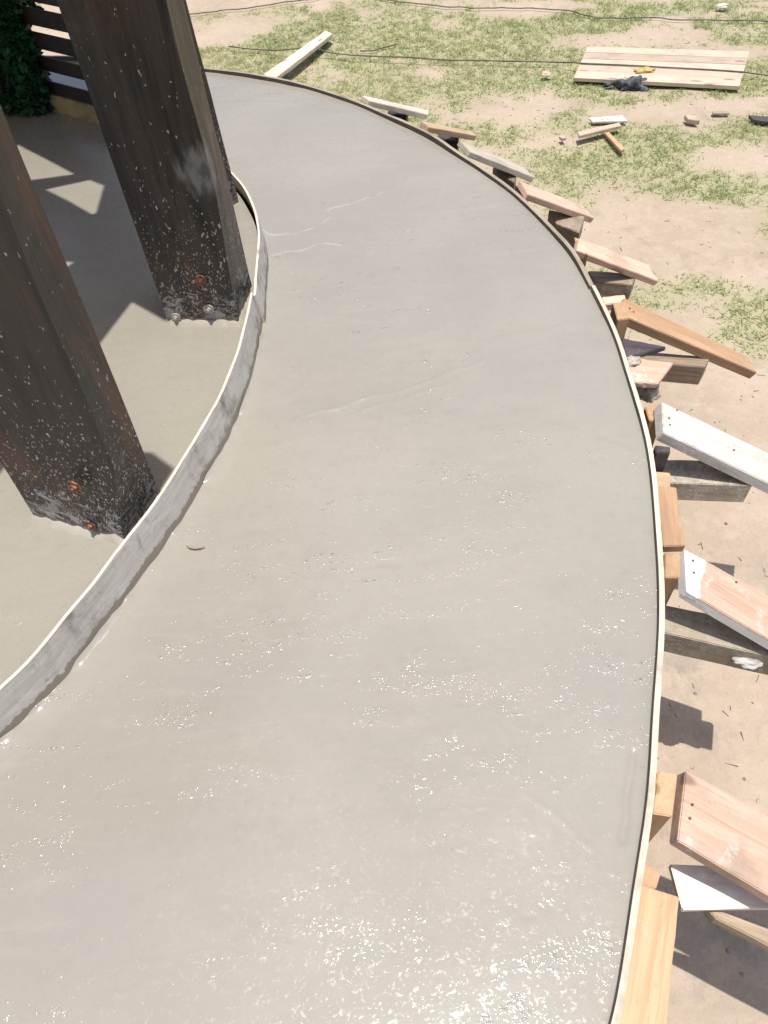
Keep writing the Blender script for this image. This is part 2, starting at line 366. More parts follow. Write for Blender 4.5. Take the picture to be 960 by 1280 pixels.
# grass blades
def blades(name, bx, by, h, wd, lean, m, zf):
    k = len(bx); ang = rng.random(k) * 2 * np.pi; la = rng.random(k) * 2 * np.pi
    z = zf(bx, by); dx = np.cos(ang) * wd / 2; dy = np.sin(ang) * wd / 2; lx = np.cos(la) * lean * h; ly = np.sin(la) * lean * h
    v = np.empty((k, 5, 3), np.float32)
    v[:, 0] = np.c_[bx - dx, by - dy, z]; v[:, 1] = np.c_[bx + dx, by + dy, z]
    v[:, 2] = np.c_[bx + dx * .8 + lx * .4, by + dy * .8 + ly * .4, z + h * .6]; v[:, 3] = np.c_[bx - dx * .8 + lx * .4, by - dy * .8 + ly * .4, z + h * .6]
    v[:, 4] = np.c_[bx + lx, by + ly, z + h * np.clip(1.1 - lean * .4, .3, 1)]
    me = bpy.data.meshes.new(name); me.vertices.add(k * 5); me.vertices.foreach_set('co', v.ravel())
    b5 = np.arange(k)[:, None] * 5
    loops = np.concatenate([b5 + [0, 1, 2, 3], b5 + [3, 2, 4]], 1).ravel().astype(np.int32)
    me.loops.add(len(loops)); me.loops.foreach_set('vertex_index', loops)
    starts = (np.arange(k)[:, None] * 7 + [0, 4]).ravel().astype(np.int32); me.polygons.add(k * 2); me.polygons.foreach_set('loop_start', starts)
    me.update(calc_edges=True); me.validate()
    t = me.attributes.new('tint', 'FLOAT', 'POINT'); tv = np.clip(rng.random(k) * .7 + .5 * (vn(bx * 1.7, by * 1.7, 77) + .5), 0, 1)
    t.data.foreach_set('value', np.repeat(tv, 5).astype(np.float32)); me.materials.append(m)
    o = bpy.data.objects.new(name, me); C.objects.link(o); return o
K = 1000000
bx = rng.uniform(-3.5, 7.5, K); by = rng.uniform(.8, 10.5, K)
cv = cover(bx, by); dC = np.hypot(bx - CC[0], by - CC[1])
tuft = np.clip(.55 + 1.3 * vn(bx * 22, by * 22, 90), .05, 1)
keep = (rng.random(K) < np.clip(cv * 1.05 - .12, 0, 1) * tuft) & (dC > RO + .12)
bx, by, cv = bx[keep], by[keep], cv[keep]
k = len(bx); print('blades', k)
hh = rng.uniform(.008, .028, k) * (.5 + .8 * cv) * (1 + .7 * np.clip(vn(bx * 3, by * 3, 91), -.4, .5))
g = blades('grass', bx, by, hh, rng.uniform(.003, .0065, k), rng.uniform(.5, 2.6, k), m_grass, gh)
tag(g, 'thin patchy green and straw grass growing across the dry soil', 'grass', kind='stuff')

# ------------------------------------------------------------------ concrete path (ring) with real relief
def seg_dist(x, y, P):
    best = np.full(x.shape, 9.)
    for (x0, y0), (x1, y1) in zip(P[:-1], P[1:]):
        L2 = (x1 - x0) ** 2 + (y1 - y0) ** 2; t = np.clip(((x - x0) * (x1 - x0) + (y - y0) * (y1 - y0)) / L2, 0, 1)
        best = np.minimum(best, np.hypot(x - x0 - t * (x1 - x0), y - y0 - t * (y1 - y0)))
    return best
def W(pts, z):
    q = [G(x, y, z)[:2] for x, y in pts]; out = []
    for a, b in zip(q[:-1], q[1:]):
        for t in np.linspace(0, 1, 5, endpoint=False):
            p = a + (b - a) * t; out.append((p[0] + .022 * float(vn(np.array(p[0] * 16), np.array(p[1] * 16), 610)), p[1] + .022 * float(vn(np.array(p[0] * 16), np.array(p[1] * 16), 611))))
    return out + [tuple(q[-1])]
ridges = [(W([(322,288),(345,293),(372,291),(395,283),(412,271),(410,262),(440,255),(478,240)], T), .0045, .0028),
          (W([(340,320),(370,314),(405,305),(425,307)], T), .006, .0018),
          (W([(372,522),(430,508),(500,489),(560,466),(605,450)], T), .007, .0030),
          (W([(440,520),(510,497),(560,480)], T), .008, .0016),
          (W([(330,560),(380,545),(470,540)], T), .02, .0016),
          (W([(620,900),(660,990),(740,1060)], T), .006, .0009),(W([(680,830),(705,880)], T), .005, .002),
          (W([(786,940),(783,1000),(778,1050)], T), .007, -.004),(W([(795,590),(803,640)], T), .004, -.003),
          (W([(120,830),(180,800),(250,795)], T), .03, .0015),(W([(0,1000),(120,960),(260,950)], T), .03, .001)]
a0, a1 = tho[0] - .35, tho[-1] + .15
ths_f = np.linspace(a0, a1, 1150); ths_c = np.linspace(a1, a0 + 2 * math.pi, 160)[1:]
ths = np.concatenate([ths_f, ths_c]); nu = 250
U = np.linspace(0, 1, nu)
TH, UU = np.meshgrid(ths, U, indexing='ij'); rin = r_in(ths)[:, None] + .014; rou = r_out(ths)[:, None] - .007
RR = rin + (rou - rin) * UU
XX = CC[0] + RR * np.cos(TH); YY = CC[1] + RR * np.sin(TH)
ZZ = T + fbm(XX * 1.6, YY * 2.2, 200, 3) * .003 + fbm(XX * 6, YY * 10, 210, 2) * .0004
for P, wd, amp in ridges:
    d = seg_dist(XX, YY, P); ZZ = ZZ + amp * np.exp(-(d / wd) ** 2) * (.55 + .9 * (vn(XX * 30, YY * 30, 220) + .5))
ei = (RR - rin); eo = (rou - RR)
ZZ += .009 * np.exp(-ei / .012) * np.clip(vn(XX * 26, YY * 26, 230) * 2.2 + vn(XX * 7, YY * 7, 233) + .35, 0, 1.6) + .006 * np.exp(-eo / .008) * (vn(XX * 12, YY * 12, 231) + .7)
# crumbs and pock marks
cr = vn(XX * 60, YY * 60, 240); cm = vn(XX * 2.6, YY * 3.2, 241)
ZZ += np.where((cr > .33) & (cm > .05), (cr - .33) * .007, 0) - np.where((cr < -.36) & (cm > 0), (-.36 - cr) * .007, 0)
L = len(ths); idx = np.arange(L * nu).reshape(L, nu); nxt = np.roll(idx, -1, 0)
fc = np.stack([idx[:, :-1], nxt[:, :-1], nxt[:, 1:], idx[:, 1:]], -1).reshape(-1, 4)[:, ::-1]
scar = np.zeros(XX.shape)
for P, wd, amp in ridges[:2]: scar = np.maximum(scar, np.exp(-(seg_dist(XX, YY, P) / .0042) ** 2) * np.clip(.5 + 1.6 * vn(XX * 22, YY * 22, 222), 0, 1))
path = mesh_obj('path', np.c_[XX.ravel(), YY.ravel(), ZZ.ravel()], fc.tolist(), m_ring, smooth=True); tag(path, kind='structure')
_a = path.data.attributes.new('scar', 'FLOAT', 'POINT'); _a.data.foreach_set('value', scar.ravel().astype(np.float32))
# slab body is hidden by its forms; inner floor disc
nr = 60; rr = np.linspace(0, 1, nr)[1:]; L2 = 360; th2 = np.linspace(0, 2 * math.pi, L2, endpoint=False)
vv = [(CC[0], CC[1], TI)]; rim = r_in(th2) - .005
for q in rr:
    x = CC[0] + rim * q * np.cos(th2); y = CC[1] + rim * q * np.sin(th2)
    z = TI + fbm(x * 2.2, y * 2.2, 300, 3) * .004 + fbm(x * 6, y * 7, 310, 2) * .0006
    vv += list(zip(x, y, z))
ff = [(0, 1 + j, 1 + (j + 1) % L2) for j in range(L2)]
for i in range(nr - 2):
    for j in range(L2):
        j2 = (j + 1) % L2; ff.append((1 + i * L2 + j, 1 + (i + 1) * L2 + j, 1 + (i + 1) * L2 + j2, 1 + i * L2 + j2))
floor = mesh_obj('floor', vv, ff, m_floor, smooth=True); tag(floor, kind='structure')

# ------------------------------------------------------------------ bent form strips
def strip(name, ths, rf, z0, z1, th, mats, wav=.0015, hw=.0, extra=None, lean=0.):
    """curved thin board; local frame follows the curve through UV-like object coords kept in world; rf = outer radius"""
    bm = bmesh.new(); prev = None; rows = []
    for i, t in enumerate(ths):
        r = float(rf(t)) + wav * math.sin(t * 37) + (extra(t) if extra else 0)
        dz = hw * (float(vn(np.array(t * 14.), np.array(3.), 401)))
        jo = float(vn(np.array(t * 170.), np.array(7.), 402)) * .0016
        o = pt(t, r); n_ = pt(t, r - th)
        f_ = pt(t, r + lean); h_ = pt(t, r - th + lean)
        row = [bm.verts.new((f_[0], f_[1], z0)), bm.verts.new((o[0], o[1], z1 + dz + jo)), bm.verts.new((n_[0], n_[1], z1 + dz + jo * .5)), bm.verts.new((h_[0], h_[1], z0))]
        rows.append(row)
    for a, b in zip(rows[:-1], rows[1:]):
        for q, mi in ((0, 0), (1, 1), (2, 2), (3, 0)):
            f = bm.faces.new((a[q], a[(q + 1) % 4], b[(q + 1) % 4], b[q])); f.material_index = mi
    for r_ in (rows[0], rows[-1]): bm.faces.new(r_).material_index = 1
    return bm_obj(name, bm, mats)
# the strips are curved: grain has to follow them, so their wood uses the arc angle as its length
def arc_wood(name, *a, **k):
    m = wood_mat(name, *a, **k); t = m.node_tree
    src = [n for n in t.nodes if n.type == 'VECT_MATH' and n.operation == 'ADD'][0]; tc = [n for n in t.nodes if n.type == 'TEX_COORD'][0]
    sub = t.nodes.new('ShaderNodeVectorMath'); sub.operation = 'SUBTRACT'; t.links.new(tc.outputs['Object'], sub.inputs[0]); sub.inputs[1].default_value = (CC[0], CC[1], 0)
    sp = t.nodes.new('ShaderNodeSeparateXYZ'); t.links.new(sub.outputs[0], sp.inputs[0])
    at2 = t.nodes.new('ShaderNodeMath'); at2.operation = 'ARCTAN2'; t.links.new(sp.outputs[1], at2.inputs[0]); t.links.new(sp.outputs[0], at2.inputs[1])
    mu = t.nodes.new('ShaderNodeMath'); mu.operation = 'MULTIPLY'; mu.inputs[1].default_value = RO; t.links.new(at2.outputs[0], mu.inputs[0])
    ln = t.nodes.new('ShaderNodeVectorMath'); ln.operation = 'LENGTH'; t.links.new(sub.outputs[0], ln.inputs[0])
    co = t.nodes.new('ShaderNodeCombineXYZ'); t.links.new(mu.outputs[0], co.inputs[0]); t.links.new(ln.outputs['Value'], co.inputs[1]); t.links.new(sp.outputs[2], co.inputs[2])
    t.links.new(co.outputs[0], src.inputs[0]); 
    for nd in t.nodes:
        if nd.type == 'BUMP': nd.inputs['Strength'].default_value *= .45
    return m, co.outputs[0], sp.outputs[2]
m_formtop, *_ = arc_wood('bent_ply_edge', (.62, .54, .43), (.52, .44, .34), .45, splash_col=(.42, .38, .32), grime=.35)
m_formshade, *_ = arc_wood('bent_ply_shaded_face', (.17, .15, .125), (.10, .085, .07), .5, splash_col=(.22, .20, .17), grime=.6)  # grimy ply face, colour darkened for the shade on the form's inner side
m_formtop2, *_ = arc_wood('bent_ply_muddy_edge', (.46, .385, .29), (.30, .24, .175), .5, splash_col=(.38, .345, .29), grime=.5)
m_intop, *_ = arc_wood('inner_ply_edge', (.80, .73, .62), (.72, .63, .50), .1, grime=.05)
m_inout, _co, _z = arc_wood('inner_ply_splashed_face', (.74, .68, .60), (.60, .545, .47), .5, splash_col=(.74, .69, .62), grime=.5)
def mud_band(m, co, z):
    """cement left on the board: a ragged crust along its foot and a few blotches above it"""
    t = m.node_tree; b = t.nodes['Principled BSDF']; old = b.inputs['Base Color'].links[0].from_socket
    def nz(scale, sc3, d=5):
        mp = t.nodes.new('ShaderNodeMapping'); mp.inputs['Scale'].default_value = sc3; t.links.new(co, mp.inputs[0])
        n_ = t.nodes.new('ShaderNodeTexNoise'); n_.inputs['Scale'].default_value = scale; n_.inputs['Detail'].default_value = d; n_.inputs['Roughness'].default_value = .65; t.links.new(mp.outputs[0], n_.inputs['Vector']); return n_.outputs['Fac']
    def op(o, a, c, c2=None):
        x = t.nodes.new('ShaderNodeMath'); x.operation = o; x.use_clamp = False
        for i, q in enumerate((a, c)):
            if isinstance(q, (int, float)): x.inputs[i].default_value = q
            else: t.links.new(q, x.inputs[i])
        return x.outputs[0]
    def rmp(f, a, c):
        x = t.nodes.new('ShaderNodeMapRange'); x.interpolation_type = 'SMOOTHSTEP'; t.links.new(f, x.inputs[0]); x.inputs[1].default_value = a; x.inputs[2].default_value = c; return x.outputs[0]
    crust = rmp(op('SUBTRACT', op('MULTIPLY', nz(14, (1, 0, 1.5), 7), .056), op('SUBTRACT', z, T)), .0, .006)
    blot = op('MULTIPLY', rmp(nz(11, (.8, 0, 1)), .60, .68), .55)
    prev = old
    for f, col in ((blot, (.27, .25, .21, 1)), (crust, (.29, .245, .19, 1))):
        mx = t.nodes.new('ShaderNodeMix'); mx.data_type = 'RGBA'; t.links.new(f, mx.inputs[0]); t.links.new(prev, mx.inputs[6]); mx.inputs[7].default_value = col; prev = mx.outputs[2]
    t.links.new(prev, b.inputs['Base Color'])
mud_band(m_inout, _co, _z)
m_intan, *_ = arc_wood('inner_ply_tan_face', (.46, .38, .26), (.38, .30, .20), .2)
tsplit = tho[np.argmin(abs(ro - 99))] if False else math.atan2(*(G(748, 362, T)[:2] - CC)[::-1])
zb = -.03
f1 = strip('outer_form_board', np.linspace(a0 - .5, tsplit, 260), r_out, zb, T + LIP, .013, [m_formshade, m_formtop, m_formshade])
tag(f1, 'bent plywood strip with clean pale top along the near right side of the wet path', 'form board', 'bent form boards')
f2 = strip('outer_form_board', np.linspace(tsplit + .002, a1 + .8, 200), r_out, zb, T + LIP - .002, .016, [m_formshade, m_formtop2, m_formshade], hw=.008)
tag(f2, 'bent plywood edging strip with muddy brown top along the far curve of the wet path', 'form board', 'bent form boards')
f5 = strip('outer_form_board', np.linspace(a1 + .802, a0 - .502 + 2 * math.pi, 160), r_out, zb, T + LIP, .014, [m_formshade, m_formtop2, m_formshade])
tag(f5, 'bent plywood edging strip closing the far left side of the path behind the posts', 'form board', 'bent form boards')
tj = math.atan2(*(G(316, 366, T + INH)[:2] - CC)[::-1])
f3 = strip('inner_form_board', np.linspace(tj - 2.2, tj, 300), r_in, T - .1, T + INH, .008, [m_inout, m_intop, m_intan], lean=.026, hw=.006)
tag(f3, 'grey splashed inner plywood strip curving past the foot of the left post', 'form board', 'bent form boards')
f4 = strip('inner_form_board', np.linspace(tj - .006, tj + 1.3, 160), r_in, T - .1, T + INH - .006, .008, [m_inout, m_intop, m_intan], lean=.026, hw=.006, extra=lambda t: .0095)
tag(f4, 'tan inner plywood strip bulging out beside the middle post', 'form board', 'bent form boards')
f6 = strip('inner_form_board', np.linspace(tj + 1.302, tj - 2.202 + 2 * math.pi, 160), r_in, T - .1, T + INH, .008, [m_inout, m_intop, m_intan])
tag(f6, 'inner plywood strip at the far side under the dark slats', 'form board', 'bent form boards')

# ------------------------------------------------------------------ posts
def post(base_px, edges, back, h_top, label, z0=TI - .03, name='timber_post'):
    """base_px: left-front, corner, right-back of the foot; edges: for each of them a list of pixels higher up"""
    B = [G(x, y, TI) for x, y in base_px]
    cols = []
    for b, e in zip(B, edges):
        col = [np.array([b[0], b[1], z0])] + [b] + [up(x, y, b) for x, y in e]
        d = col[-1] - col[-2] if len(col) > 2 else np.array([0, 0, 1.]); 
        dd = (col[-1] - b) / max(1e-6, (col[-1] - b)[2]) if len(e) else np.array([0, 0, 1.])
        col.append(col[-1] + dd * (h_top - col[-1][2])); cols.append(np.array(col))
    zs = np.unique(np.round(np.concatenate([[z0, TI], np.linspace(TI + .03, h_top, 28)]), 4))
    def at_z(c, z): return np.array([np.interp(z, c[:, 2], c[:, 0]), np.interp(z, c[:, 2], c[:, 1])])
    O = B[1].copy(); O[2] = TI
    root = empty(name, O); tag(root, label, 'post', 'dark timber posts of the shelter')
    bm = bmesh.new(); rows = []
    for z in zs:
        q = [at_z(c, z) for c in cols]; q.append(q[0] + q[2] - q[1] if back is None else q[0] + q[2] - q[1])
        wob = [float(vn(np.array(z * 6.), np.array(k * 9. + O[0]), 500)) * .006 for k in range(4)]
        rows.append([bm.verts.new((p[0] - O[0] + wv, p[1] - O[1] + wv * .5, z - O[2])) for p, wv in zip(q, wob)])
    for a, b in zip(rows[:-1], rows[1:]):
        for k in range(4): bm.faces.new((a[k], a[(k + 1) % 4], b[(k + 1) % 4], b[k]))
    bm.faces.new(rows[0]); bm.faces.new(rows[-1])
    ed = [e for e in bm.edges if abs((e.verts[0].co - e.verts[1].co).normalized().z) > .9]
    bmesh.ops.bevel(bm, geom=ed, offset=.006, segments=2, profile=.6, affect='EDGES')
    shaft = bm_obj('shaft', bm, m_post, root)
    return root, cols, O
def bolt(root, O, cols, px, py, size=.017, mud=False):
    n_ = np.cross(cols[1][1] - cols[0][1], np.array([0, 0, 1.])); n_ = n_ / np.linalg.norm(n_)
    if n_ @ (CAM - O) < 0: n_ = -n_
    p = on_plane(px, py, cols[1][1] + n_ * .0, n_)
    # follow the slight lean of the face
    a = (cols[0][-1] - cols[0][1]) / (cols[0][-1] - cols[0][1])[2]
    nn = np.cross(cols[1][1] - cols[0][1], a); nn /= np.linalg.norm(nn)
    if nn @ (CAM - O) < 0: nn = -nn
    p = on_plane(px, py, cols[1][1], nn)
    q = Vector(nn).to_track_quat('Z', 'Y').to_matrix().to_4x4(); q.translation = Vector(p - O)
    bm = bmesh.new()
    bmesh.ops.create_cone(bm, cap_ends=True, segments=20, radius1=size * 1.25, radius2=size * 1.2, depth=.004, matrix=Matrix.Translation((0, 0, .003)))
    bmesh.ops.create_cone(bm, cap_ends=True, segments=6, radius1=size * .72, radius2=size * .66, depth=.006, matrix=Matrix.Translation((0, 0, .0075)))
    bmesh.ops.create_cone(bm, cap_ends=True, segments=12, radius1=size * .36, radius2=size * .3, depth=.006, matrix=Matrix.Translation((0, 0, .0125)))
    bm.transform(q); bm_obj('bolt', bm, m_mud if mud else m_bolt, root)
def footmud(root, cols, O, w=.03, h=.03):
    bm = bmesh.new(); ring = []
    c = [x[1] for x in cols]; q = [c[0], c[1], c[2], c[0] + c[2] - c[1]]; ctr = sum(q) / 4
    rows = [[], [], []]
    for i in range(4):
        for t in np.linspace(0, 1, 14, endpoint=False):
            p = q[i] * (1 - t) + q[(i + 1) % 4] * t; d = (p - ctr); d[2] = 0; d /= np.linalg.norm(d)
            s_ = .55 + .9 * random.random()
            for k, (ow, oh) in enumerate(((-.01, h * s_), (w * .35, h * .45 * s_), (w * s_, -.008))):
                v = p + d * ow - O; rows[k].append(bm.verts.new((v[0], v[1], oh)))
    n_ = len(rows[0])
    for a, b in zip(rows[:-1], rows[1:]):
        for j in range(n_): bm.faces.new((a[j], a[(j + 1) % n_], b[(j + 1) % n_], b[j]))
    bm_obj('mortar_fillet', bm, m_mud, root, smooth=True)
H_TOP = 3.0
r1, c1, O1 = post([(44, 648), (156, 678), (201, 622)], [[(0, 577)], [(141, 585), (100, 480), (47, 357), (7, 255)], [(169, 539), (100, 372), (48, 248), (0, 130)]], None, H_TOP,
    'thick dark brown timber post at the left edge, its foot heavily splashed with white concrete')
bolt(r1, O1, c1, 94, 608); bolt(r1, O1, c1, 114, 656, .014)
footmud(r1, c1, O1, .03, .022)
r2, c2, O2 = post([(210, 404), (299, 405), (316, 362)], [[(168, 280), (120, 145), (70, 0)], [(268, 233), (219, 47)], [(296, 275), (262, 135), (234, 20)]], None, H_TOP,
    'tall dark timber post in the middle with a round bolt and a pale fan-shaped smear')
bolt(r2, O2, c2, 251, 350, .016); bolt(r2, O2, c2, 261, 386, .015, True); bolt(r2, O2, c2, 220, 396, .013, True)
footmud(r2, c2, O2, .02, .02)
_p = G(254, 214, TI + .55); _q = on_plane(254, 214, c2[1][1], np.cross((c2[1][1] - c2[0][1]), [0, 0, 1.]))
[o for o in r2.children if o.name.startswith('shaft')][0].data.materials[0] = post_mat('dark_stained_timber_smeared', _q - O2)
r3, c3, O3 = post([(262, 262), (289, 258), (299, 252)], [[(205, 30)], [(277, 208), (225, 8)], [(287, 208), (232, 0)]], None, H_TOP,
    'speckled dark post mostly hidden behind the middle post')

# ------------------------------------------------------------------ slatted screen, far kerb board and shrub in the shade
Pa = G(62, 136, TI); Pb = G(116, 151, TI); dv = (Pb - Pa) / np.linalg.norm(Pb - Pa); nrm = np.cross(dv, [0, 0, 1.]); nrm /= np.linalg.norm(nrm)
def zf(x, y): return on_plane(x, y, Pa, nrm)
gaps = [((17, 2), (68, 14), (68, 6)), ((30, 40), (80, 46.5), (78, 41)), ((42, 70), (90, 78), (88, 72)), ((53, 101), (102, 110.5), (99, 102))]
gz = []
for (xa, ya), (xb, yb), (xc, yc) in [((20,8),(68,14.5),(67,9)), ((33,38),(80,46.7),(78,41)), ((43,69),(90,78),(88,71.5)), ((54,101),(102,110.5),(99,100))]:
    gz.append((zf(xb, yb)[2], zf(xc, yc)[2]))
gz.sort(); print('gaps', gz, 'Pa', Pa, Pb)
scr = empty('slatted_screen', Pa); tag(scr, 'dark brown horizontal slat screen with bright gaps, behind the middle post', 'screen')
def sbar(s0, s1, z0, z1, y0, y1, name, m, parent=scr):
    bm = bmesh.new(); pts = []
    for s_, y_, z_ in [(s, y, z) for s in (s0, s1) for y in (y0, y1) for z in (z0, z1)]:
        p = Pa + dv * s_ + nrm * y_; pts.append(bm.verts.new((p[0] - parent.location.x, p[1] - parent.location.y, z_ - parent.location.z)))
    for f in ((0, 1, 3, 2), (4, 6, 7, 5), (0, 4, 5, 1), (2, 3, 7, 6), (0, 2, 6, 4), (1, 5, 7, 3)): bm.faces.new([pts[i] for i in f])
    bmesh.ops.bevel(bm, geom=bm.edges[:], offset=.003, segments=1, affect='EDGES')
    return bm_obj(name, bm, m, parent)
sl = float((zf(50, 90) - Pa) @ dv); print('sl', sl, (zf(17, 2) - Pa) @ dv)
SR = float((zf(150, 60) - Pa) @ dv)
step = np.mean(np.diff([a for a, b in gz]))
edges_z = [gz[0][0] - .115] 
kz = float(zf(112, 130)[2]); print('kz', kz, TI); prev = kz
for lo, hi in gz: sbar(sl - .05, SR, prev, lo - .004, -.006, .006, 'slat', m_slat); prev = hi + .006
sbar(sl - .05, SR, prev, prev + .11, -.006, .006, 'slat', m_slat); prev += .14
while prev < 2.2: sbar(sl - .05, SR, prev, prev + .11, -.006, .006, 'slat', m_slat); prev += .14
sbar(sl - .14, sl + .0, TI - .02, 2.6, -.04, .04, 'upright', m_slat); sbar(SR, SR + .1, TI - .02, 2.6, -.04, .04, 'upright', m_slat)
# yellowish kerb board under it
kb = sbar(-.25, SR, TI - .02, kz - .003, -.02, .012, 'kick_board', plain('yellow_brown_board', (.34, .25, .11), .6, .4, 9))

def leaf_cloud(name, centres, m, per, lf, parent=None):
    V, Fc, tint = [], [], []; k = 0
    for (c, rad) in centres:
        for _ in range(per):
            d = Vector((random.gauss(0, 1), random.gauss(0, 1), random.gauss(0, 1))).normalized() * (random.random() ** .45)
            p = Vector(c) + Vector((d.x * rad[0], d.y * rad[1], d.z * rad[2]))
            a = Vector((random.gauss(0, 1), random.gauss(0, 1), random.gauss(0, .6))).normalized(); b = a.cross(Vector((random.gauss(0, 1), random.gauss(0, 1), random.gauss(0, 1)))).normalized()
            l = lf * random.uniform(.6, 1.3)
            V += [p, p + a * l * .5 + b * l * .28, p + a * l, p + a * l * .5 - b * l * .28]; Fc.append((k, k + 1, k + 2, k + 3)); k += 4; tint += [random.random()] * 4
    me = bpy.data.meshes.new(name); me.from_pydata(V, [], Fc); me.materials.append(m)
    t = me.attributes.new('tint', 'FLOAT', 'POINT'); t.data.foreach_set('value', tint)
    o = bpy.data.objects.new(name, me); C.objects.link(o)
    if parent: o.parent = parent
    return o
cen = []
sb = G(10, 140, TI); shr = empty('leafy_shrub', sb); tag(shr, 'dark green leafy shrub in deep shade beside the slat screen', 'shrub')
for k in range(34):
    x, y, hz = random.uniform(-70, 42), random.uniform(-30, 128), 0
    p = up(x, y, G(x * .5 + 8, 132, TI)); cen.append((Vector(p - sb), (.11, .11, .10)))
for x in (-30, -5, 15, 35, 48): p = up(x, 118 + random.uniform(0, 10), G(x, 138, TI)); cen.append((Vector(p - sb), (.08, .08, .06)))
for y in np.linspace(-25, 108, 11):
    p = up(17 + y / 90 * 33 - 15, y, G(46, 142, TI)); cen.append((Vector(p - sb), (.06, .06, .06)))
leaf_cloud('foliage', cen, m_leaf, 420, .045, shr)
bm = bmesh.new()
for k in range(7):
    a = random.uniform(0, 6.28); tip = Vector((math.cos(a) * .3, math.sin(a) * .2, random.uniform(.5, 1.1)))
    mt = tip.to_track_quat('Z', 'Y').to_matrix().to_4x4(); bmesh.ops.create_cone(bm, segments=7, radius1=.014, radius2=.004, depth=tip.length, matrix=mt @ Matrix.Translation((0, 0, tip.length / 2)))
bm_obj('stem', bm, plain('stem_bark', (.08, .055, .035)), shr)

# ------------------------------------------------------------------ unseen roof sheet added for shade, outline and holes cut from the floor shadows
ZR = 3.02
def lift(px, py, z=TI):
    p = G(px, py, z); return p + SUN * ((ZR - z) / SUN[2])
edge = [lift(-60, 672), lift(0, 592), lift(165, 378), lift(213, 405), lift(243, 330), lift(222, 180), lift(205, 60)]
far = [edge[-1] + np.array([-.3, 1.2, 0]), edge[-1] + np.array([-1.6, 1.6, 0]), edge[-1] + np.array([-5.5, .8, 0]), edge[0] + np.array([-5.0, -.6, 0])]
outer = [Vector(p) for p in edge + far]
holes = [[(22,181),(93,218),(42,225),(10,226)], [(57,237),(112,225),(130,232),(120,267),(115,268),(85,251)], [(72,327),(93,328),(80,337)]]
loops = [outer] + [[Vector(lift(x, y)) for x, y in h] for h in holes]
tris = geometry.tessellate_polygon(loops); flat = [v for l_ in loops for v in l_]
bm = bmesh.new(); vt = [bm.verts.new(v) for v in flat]; vb = [bm.verts.new(v + Vector((0, 0, .03))) for v in flat]
for t in tris:
    bm.faces.new([vt[i] for i in t]); bm.faces.new([vb[i] for i in reversed(t)])
i0 = 0
for l_ in loops:
    k = len(l_)
    for j in range(k): bm.faces.new((vt[i0 + j], vt[i0 + (j + 1) % k], vb[i0 + (j + 1) % k], vb[i0 + j]))
    i0 += k
roof = bm_obj('shade_roof_sheet', bm, m_pine); tag(roof, 'unseen pine roof sheet added above the posts, outline and holes cut to cast the shade', 'roof')  # pale pine so its underside bounces light into the shaded floor

# ------------------------------------------------------------------ boards of the formwork
def board(name, q, z, th, m, label=None, cat='board', group=None, bev=.0025, parent=None, nails=None, warp=0):
    """q: pixels of the top face (upper far, upper near, lower near, lower far); z: heights of the first three"""
    P = [G(*q[0], z[0]), G(*q[1], z[1]), G(*q[2], z[2])]
    n_ = np.cross(P[1] - P[0], P[2] - P[1]); n_ /= np.linalg.norm(n_)
    if n_[2] < 0: n_ = -n_
    P.append(on_plane(*q[3], P[0], n_))
    o = (P[0] + P[1]) / 2; x = (P[2] + P[3]) / 2 - o; x /= np.linalg.norm(x); y = np.cross(n_, x)
    mw = Matrix([list(x), list(y), list(n_)]).transposed().to_4x4(); mw.translation = Vector(o)
    loc = [(float((p - o) @ x), float((p - o) @ y)) for p in P]
    bm = bmesh.new(); K_ = 8; rows = []
    for i in range(K_ + 1):
        t = i / K_; w_ = warp * math.sin(t * math.pi)
        a = (loc[0][0] * (1 - t) + loc[3][0] * t, loc[0][1] * (1 - t) + loc[3][1] * t); b = (loc[1][0] * (1 - t) + loc[2][0] * t, loc[1][1] * (1 - t) + loc[2][1] * t)
        j = lambda: random.uniform(-.0008, .0008)
        rows.append([bm.verts.new((a[0], a[1] + j(), w_ + j())), bm.verts.new((b[0], b[1] + j(), w_ + j())), bm.verts.new((b[0], b[1] + j(), -th + w_)), bm.verts.new((a[0], a[1] + j(), -th + w_))])
    for r0, r1_ in zip(rows[:-1], rows[1:]):
        for k in range(4): bm.faces.new((r0[k], r0[(k + 1) % 4], r1_[(k + 1) % 4], r1_[k]))
    bm.faces.new(rows[0]); bm.faces.new(rows[-1])
    bmesh.ops.recalc_face_normals(bm, faces=bm.faces)
    ed = [e for e in bm.edges if len(e.link_faces) == 2 and e.calc_face_angle(0) > .6]
    bmesh.ops.bevel(bm, geom=ed, offset=bev, segments=2, affect='EDGES')
    root = bm_obj(name, bm, m, mw=mw)
    if label: tag(root, label, cat, group)
    if nails:
        for px, py in nails:
            p = on_plane(px, py, P[0], n_); l_ = mw.inverted() @ Vector(p)
            b2 = bmesh.new(); bmesh.ops.create_cone(b2, cap_ends=True, segments=10, radius1=.0034, radius2=.003, depth=.003, matrix=Matrix.Translation((l_.x, l_.y, .0012)))
            nb = bm_obj('nail', b2, m_cable); nb.parent = root
    return root
